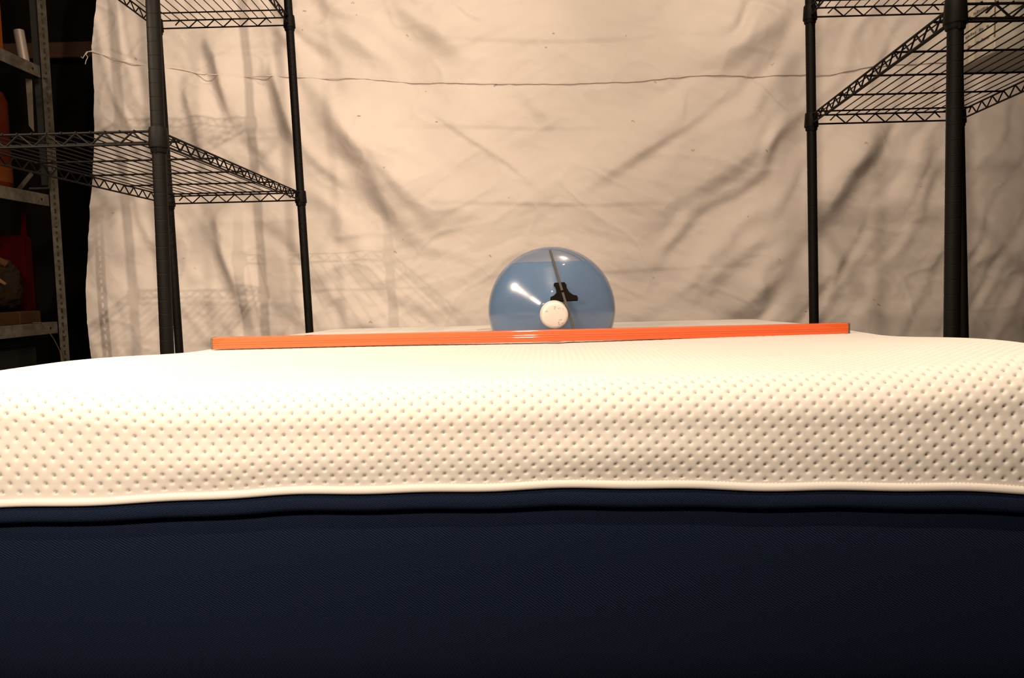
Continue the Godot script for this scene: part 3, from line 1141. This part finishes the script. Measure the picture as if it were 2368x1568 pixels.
func slotted_shelving() -> void:
	var o := thing("steel_shelving", "old grey slotted angle steel shelving unit in the dark at the left", "shelving unit")
	var steel := mat(Color(0.29, 0.275, 0.25), 0.75, 0.0, 0.25)
	var nt := NoiseTexture2D.new()
	nt.noise = fnoise(8, 0.03, 4)
	nt.width = 256
	nt.height = 256
	nt.seamless = true
	var ramp := Gradient.new()
	ramp.set_color(0, Color(0.78, 0.75, 0.72))
	ramp.set_color(1, Color(1, 1, 1))
	nt.color_ramp = ramp
	steel.albedo_texture = nt
	steel.uv1_triplanar = true
	steel.uv1_scale = Vector3(4, 4, 4)
	var dull := mat(Color(0.14, 0.14, 0.135), 0.8)
	angle_iron(o, "upright", -1.513, -1.484, -2.6, 1.9, steel)
	angle_iron(o, "upright", -1.513, -1.484, -1.72, 1.9, steel)
	angle_iron(o, "upright", -1.965, -1.936, -2.6, 1.9, steel)
	angle_iron(o, "upright", -1.965, -1.936, -1.72, 1.9, steel)
	part("gusset_flange", box_mesh(Vector3(-1.552, 0.86, -2.626), Vector3(-1.514, 1.9, -2.624), 0.0004), dull, o)
	for y in [1.221, 0.806, 0.387, 1.72]:
		var bm := MB.new()
		bm.box(Vector3(-1.517, y - 0.019, -2.596), Vector3(-1.514, y + 0.019, -1.72), 0.0005)
		bm.box(Vector3(-1.545, y + 0.017, -2.596), Vector3(-1.515, y + 0.019, -1.72), 0.0003)
		var beam := part("shelf_beam", bm.done(), steel, o)
		var hole := MB.new()
		hole.lathe(PackedVector2Array([Vector2(0.0, 0.0008), Vector2(0.004, 0.0008), Vector2(0.004, 0.0)]), 14, Vector3.BACK, Vector3.UP, Vector3.RIGHT, Vector3(-1.514, y, -2.555))
		part("bolt_hole", hole.done(), black_plastic, beam)
		part("shelf_board", box_mesh(Vector3(-1.96, y - 0.004, -2.59), Vector3(-1.52, y + 0.017, -1.73), 0.001), dull, o)
	part("brace", tube_mesh([Vector3(-1.55, 0.84, -2.55), Vector3(-1.505, 0.845, -2.585), Vector3(-1.5, 0.9, -2.59)], 0.004, 6), dull, o)
	var br := MB.new()
	br.extrude(PackedVector2Array([Vector2(0, 0), Vector2(0.014, -0.006), Vector2(0.075, 0.062), Vector2(0.066, 0.072)]), 0.0, 0.003, Vector3.RIGHT, Vector3.UP, Vector3.BACK, Vector3(-1.63, 0.828, -2.59))
	part("diagonal_brace", br.done(), steel, o)
	for b in [[-1.5, 1.205], [-1.496, 0.725], [-1.494, 0.36]]:
		var bolt := MB.new()
		bolt.lathe(PackedVector2Array([Vector2(0.0, 0.006), Vector2(0.004, 0.0055), Vector2(0.0055, 0.003), Vector2(0.0055, 0.0)]), 12, Vector3.RIGHT, Vector3.UP, Vector3.BACK, Vector3(b[0], b[1], -2.6))
		part("bolt", bolt.done(), steel, o)

	# things on it
	var pipe := MB.new()
	var pa := Vector3(-1.5385, 1.2385, -2.555)
	var pb := Vector3(-1.553, 1.342, -2.56)
	pipe.tube([pa, pa.lerp(pb, 0.5), pb], 0.0155, 24)
	var t := part("steel_pipe", pipe.done(), mat(Color(0.40, 0.35, 0.32), 0.4, 0.1), self)
	tag(t, "short round grey metal pipe standing on the top steel shelf", "pipe")

	var ob := thing("orange_case", "narrow orange box at the left edge beside the metal pipe", "box", Vector3(-1.56, 1.238, -2.40))
	part("body", box_mesh(Vector3(-0.14, 0.0, -0.05), Vector3(0.026, 0.30, 0.05), 0.006), mat(Color(0.34, 0.16, 0.045), 0.8), ob)
	part("foot", box_mesh(Vector3(-0.13, 0.0, 0.05), Vector3(0.012, 0.075, 0.056), 0.002), mat(Color(0.27, 0.10, 0.04), 0.8), ob)

	var rod := MB.new()
	rod.extrude(PackedVector2Array([Vector2(-0.009, 0.0), Vector2(0.006, -0.02), Vector2(0.011, 0.148), Vector2(-0.009, 0.15)]), 0.0, 0.004, Vector3.RIGHT, Vector3.UP, Vector3.BACK, Vector3(-1.548, 1.048, -2.588), 0.0008)
	t = part("metal_bracket", rod.done(), mat(Color(0.28, 0.25, 0.20), 0.7), self)
	tag(t, "pale tapered metal strip hanging under the top steel shelf", "bracket")

	var rc := thing("red_canister", "dull red canister standing on the middle steel shelf", "canister", Vector3(-1.60, 0.823, -2.42))
	var cb := MB.new()
	cb.lathe(PackedVector2Array([Vector2(0.0, 0.0), Vector2(0.066, 0.0), Vector2(0.07, 0.006), Vector2(0.07, 0.27), Vector2(0.06, 0.295), Vector2(0.03, 0.31), Vector2(0.0, 0.312)]), 32, Vector3.RIGHT, Vector3.BACK, Vector3.UP)
	part("body", cb.done(), mat(Color(0.20, 0.065, 0.025), 0.85), rc)
	var band := MB.new()
	band.lathe(PackedVector2Array([Vector2(0.0705, 0.02), Vector2(0.0708, 0.02), Vector2(0.0708, 0.075), Vector2(0.0705, 0.075)]), 32, Vector3.RIGHT, Vector3.BACK, Vector3.UP)
	part("label_band", band.done(), mat(Color(0.25, 0.12, 0.04), 0.85), rc)

	# brown sack with a folded top, on planks
	var plank_m := mat(Color(0.17, 0.11, 0.07), 0.9, 0.0, 0.08)
	for k in 2:
		var pl := part("plank", box_mesh(Vector3(-0.2, 0.0, -0.11), Vector3(0.0, 0.041, 0.0), 0.003), plank_m, self, Vector3(-1.524 - k * 0.0, 0.405, -2.30 - (1 - k) * 0.115))
		tag(pl, ["short brown wooden block nearer the upright under the brown sack", "short brown wooden block at the frame's edge under the brown sack"][k], "plank", "wooden blocks under the sack")
	var sk := thing("cloth_sack", "brown cloth sack with a folded top on the bottom steel shelf", "sack", Vector3(-1.635, 0.446, -2.36))
	var sm := MB.new()
	var sn := fnoise(61, 9.0, 3)
	var rr := 30
	var cc := 48
	for i in rr:
		var ph := -PI * 0.5 + PI * i / (rr - 1)
		for j in cc + 1:
			var th := TAU * (j % cc) / cc
			var q := Vector3(signf(cos(th)) * pow(absf(cos(th)), 0.5) * pow(absf(cos(ph)), 0.35), signf(sin(ph)) * pow(absf(sin(ph)), 0.7), signf(sin(th)) * pow(absf(sin(th)), 0.5) * pow(absf(cos(ph)), 0.35))
			var p := Vector3(q.x * 0.112, 0.09 + q.y * 0.09, q.z * 0.12)
			p += q * 0.012 * sn.get_noise_3d(q.x, q.y * 1.5, q.z)
			p.y = maxf(p.y, 0.001)
			p.y += smoothstep(0.06, 0.15, p.y) * (-0.022 * smoothstep(0.0, 0.11, p.x) + 0.014 * smoothstep(0.02, -0.08, p.x))
			sm.vert(p, Vector3.UP)
	sm.grid(0, rr, cc + 1, 1.0)
	var outc := 0.0
	for k in range(0, sm.v.size(), 11):
		outc += sm.n[k].dot(sm.v[k] - Vector3(0, 0.09, 0))
	if outc < 0.0:
		for k in sm.n.size():
			sm.n[k] = -sm.n[k]
		for k in range(0, sm.ix.size(), 3):
			var q2 := sm.ix[k + 1]
			sm.ix[k + 1] = sm.ix[k + 2]
			sm.ix[k + 2] = q2
	var sack_m := mat(Color(0.10, 0.075, 0.05), 0.95)
	part("body", sm.done(), sack_m, sk)
	var flap := MB.new()
	flap.tube([Vector3(-0.10, 0.196, 0.03), Vector3(-0.03, 0.202, 0.03), Vector3(0.03, 0.185, 0.02), Vector3(0.075, 0.165, 0.0), Vector3(0.105, 0.145, -0.02)], 0.012, 10)
	part("folded_top", flap.done(), mat(Color(0.18, 0.115, 0.065), 0.95), sk)
	var tab := MB.new()
	tab.extrude(PackedVector2Array([Vector2(0, 0.012), Vector2(0.01, 0.014), Vector2(0.034, -0.006), Vector2(0.03, -0.01), Vector2(0.006, 0.002)]), 0.0, 0.004, Vector3.RIGHT, Vector3.UP, Vector3.BACK, Vector3(0.10, 0.092, 0.03), 0.0006)
	part("strap_end", tab.done(), mat(Color(0.30, 0.21, 0.13), 0.85), sk)

	var can := thing("red_can", "dark red can with a spout behind the brown sack", "can", Vector3(-1.60, 0.405, -2.557))
	part("body", box_mesh(Vector3(-0.10, 0.0, -0.028), Vector3(0.03, 0.285, 0.028), 0.01), mat(Color(0.13, 0.008, 0.008), 0.85), can)
	part("spout", tube_mesh([Vector3(0.018, 0.28, 0.0), Vector3(0.02, 0.36, 0.0)], 0.009, 14), mat(Color(0.13, 0.008, 0.008), 0.85), can)

	var bin := thing("storage_bin", "dark grey plastic bin on the floor under the steel shelving", "bin", Vector3(-1.57, 0.0, -2.57))
	part("body", box_mesh(Vector3(-0.34, 0.0, 0.0), Vector3(0.0, 0.335, 0.75), 0.01), mat(Color(0.09, 0.092, 0.09), 0.8), bin)
	part("lid", box_mesh(Vector3(-0.35, 0.335, -0.008), Vector3(0.01, 0.358, 0.76), 0.005), mat(Color(0.095, 0.095, 0.092), 0.8), bin)

	t = part("cord", tube_mesh([Vector3(-1.53, 0.4085, -2.47), Vector3(-1.511, 0.408, -2.50), Vector3(-1.505, 0.385, -2.52), Vector3(-1.499, 0.35, -2.545), Vector3(-1.497, 0.31, -2.57), Vector3(-1.498, 0.24, -2.58)], 0.0014, 6), mat(Color(0.27, 0.22, 0.16), 0.8), self)
	for dusty in [ob, rc, sk, can, bin, t, o]:
		matte(dusty)
	tag(t, "thin pale cord trailing off the bottom steel shelf beside the upright", "cord")

func matte(o: Node) -> void:
	# dusty things: next to no sheen
	for c in [o] + o.find_children("*", "MeshInstance3D", true, false):
		if c is MeshInstance3D and c.material_override is StandardMaterial3D:
			c.material_override.metallic_specular = 0.08

func tag(o: Node, label: String, category: String, group := "") -> void:
	o.set_meta("label", label)
	o.set_meta("category", category)
	if group != "":
		o.set_meta("group", group)
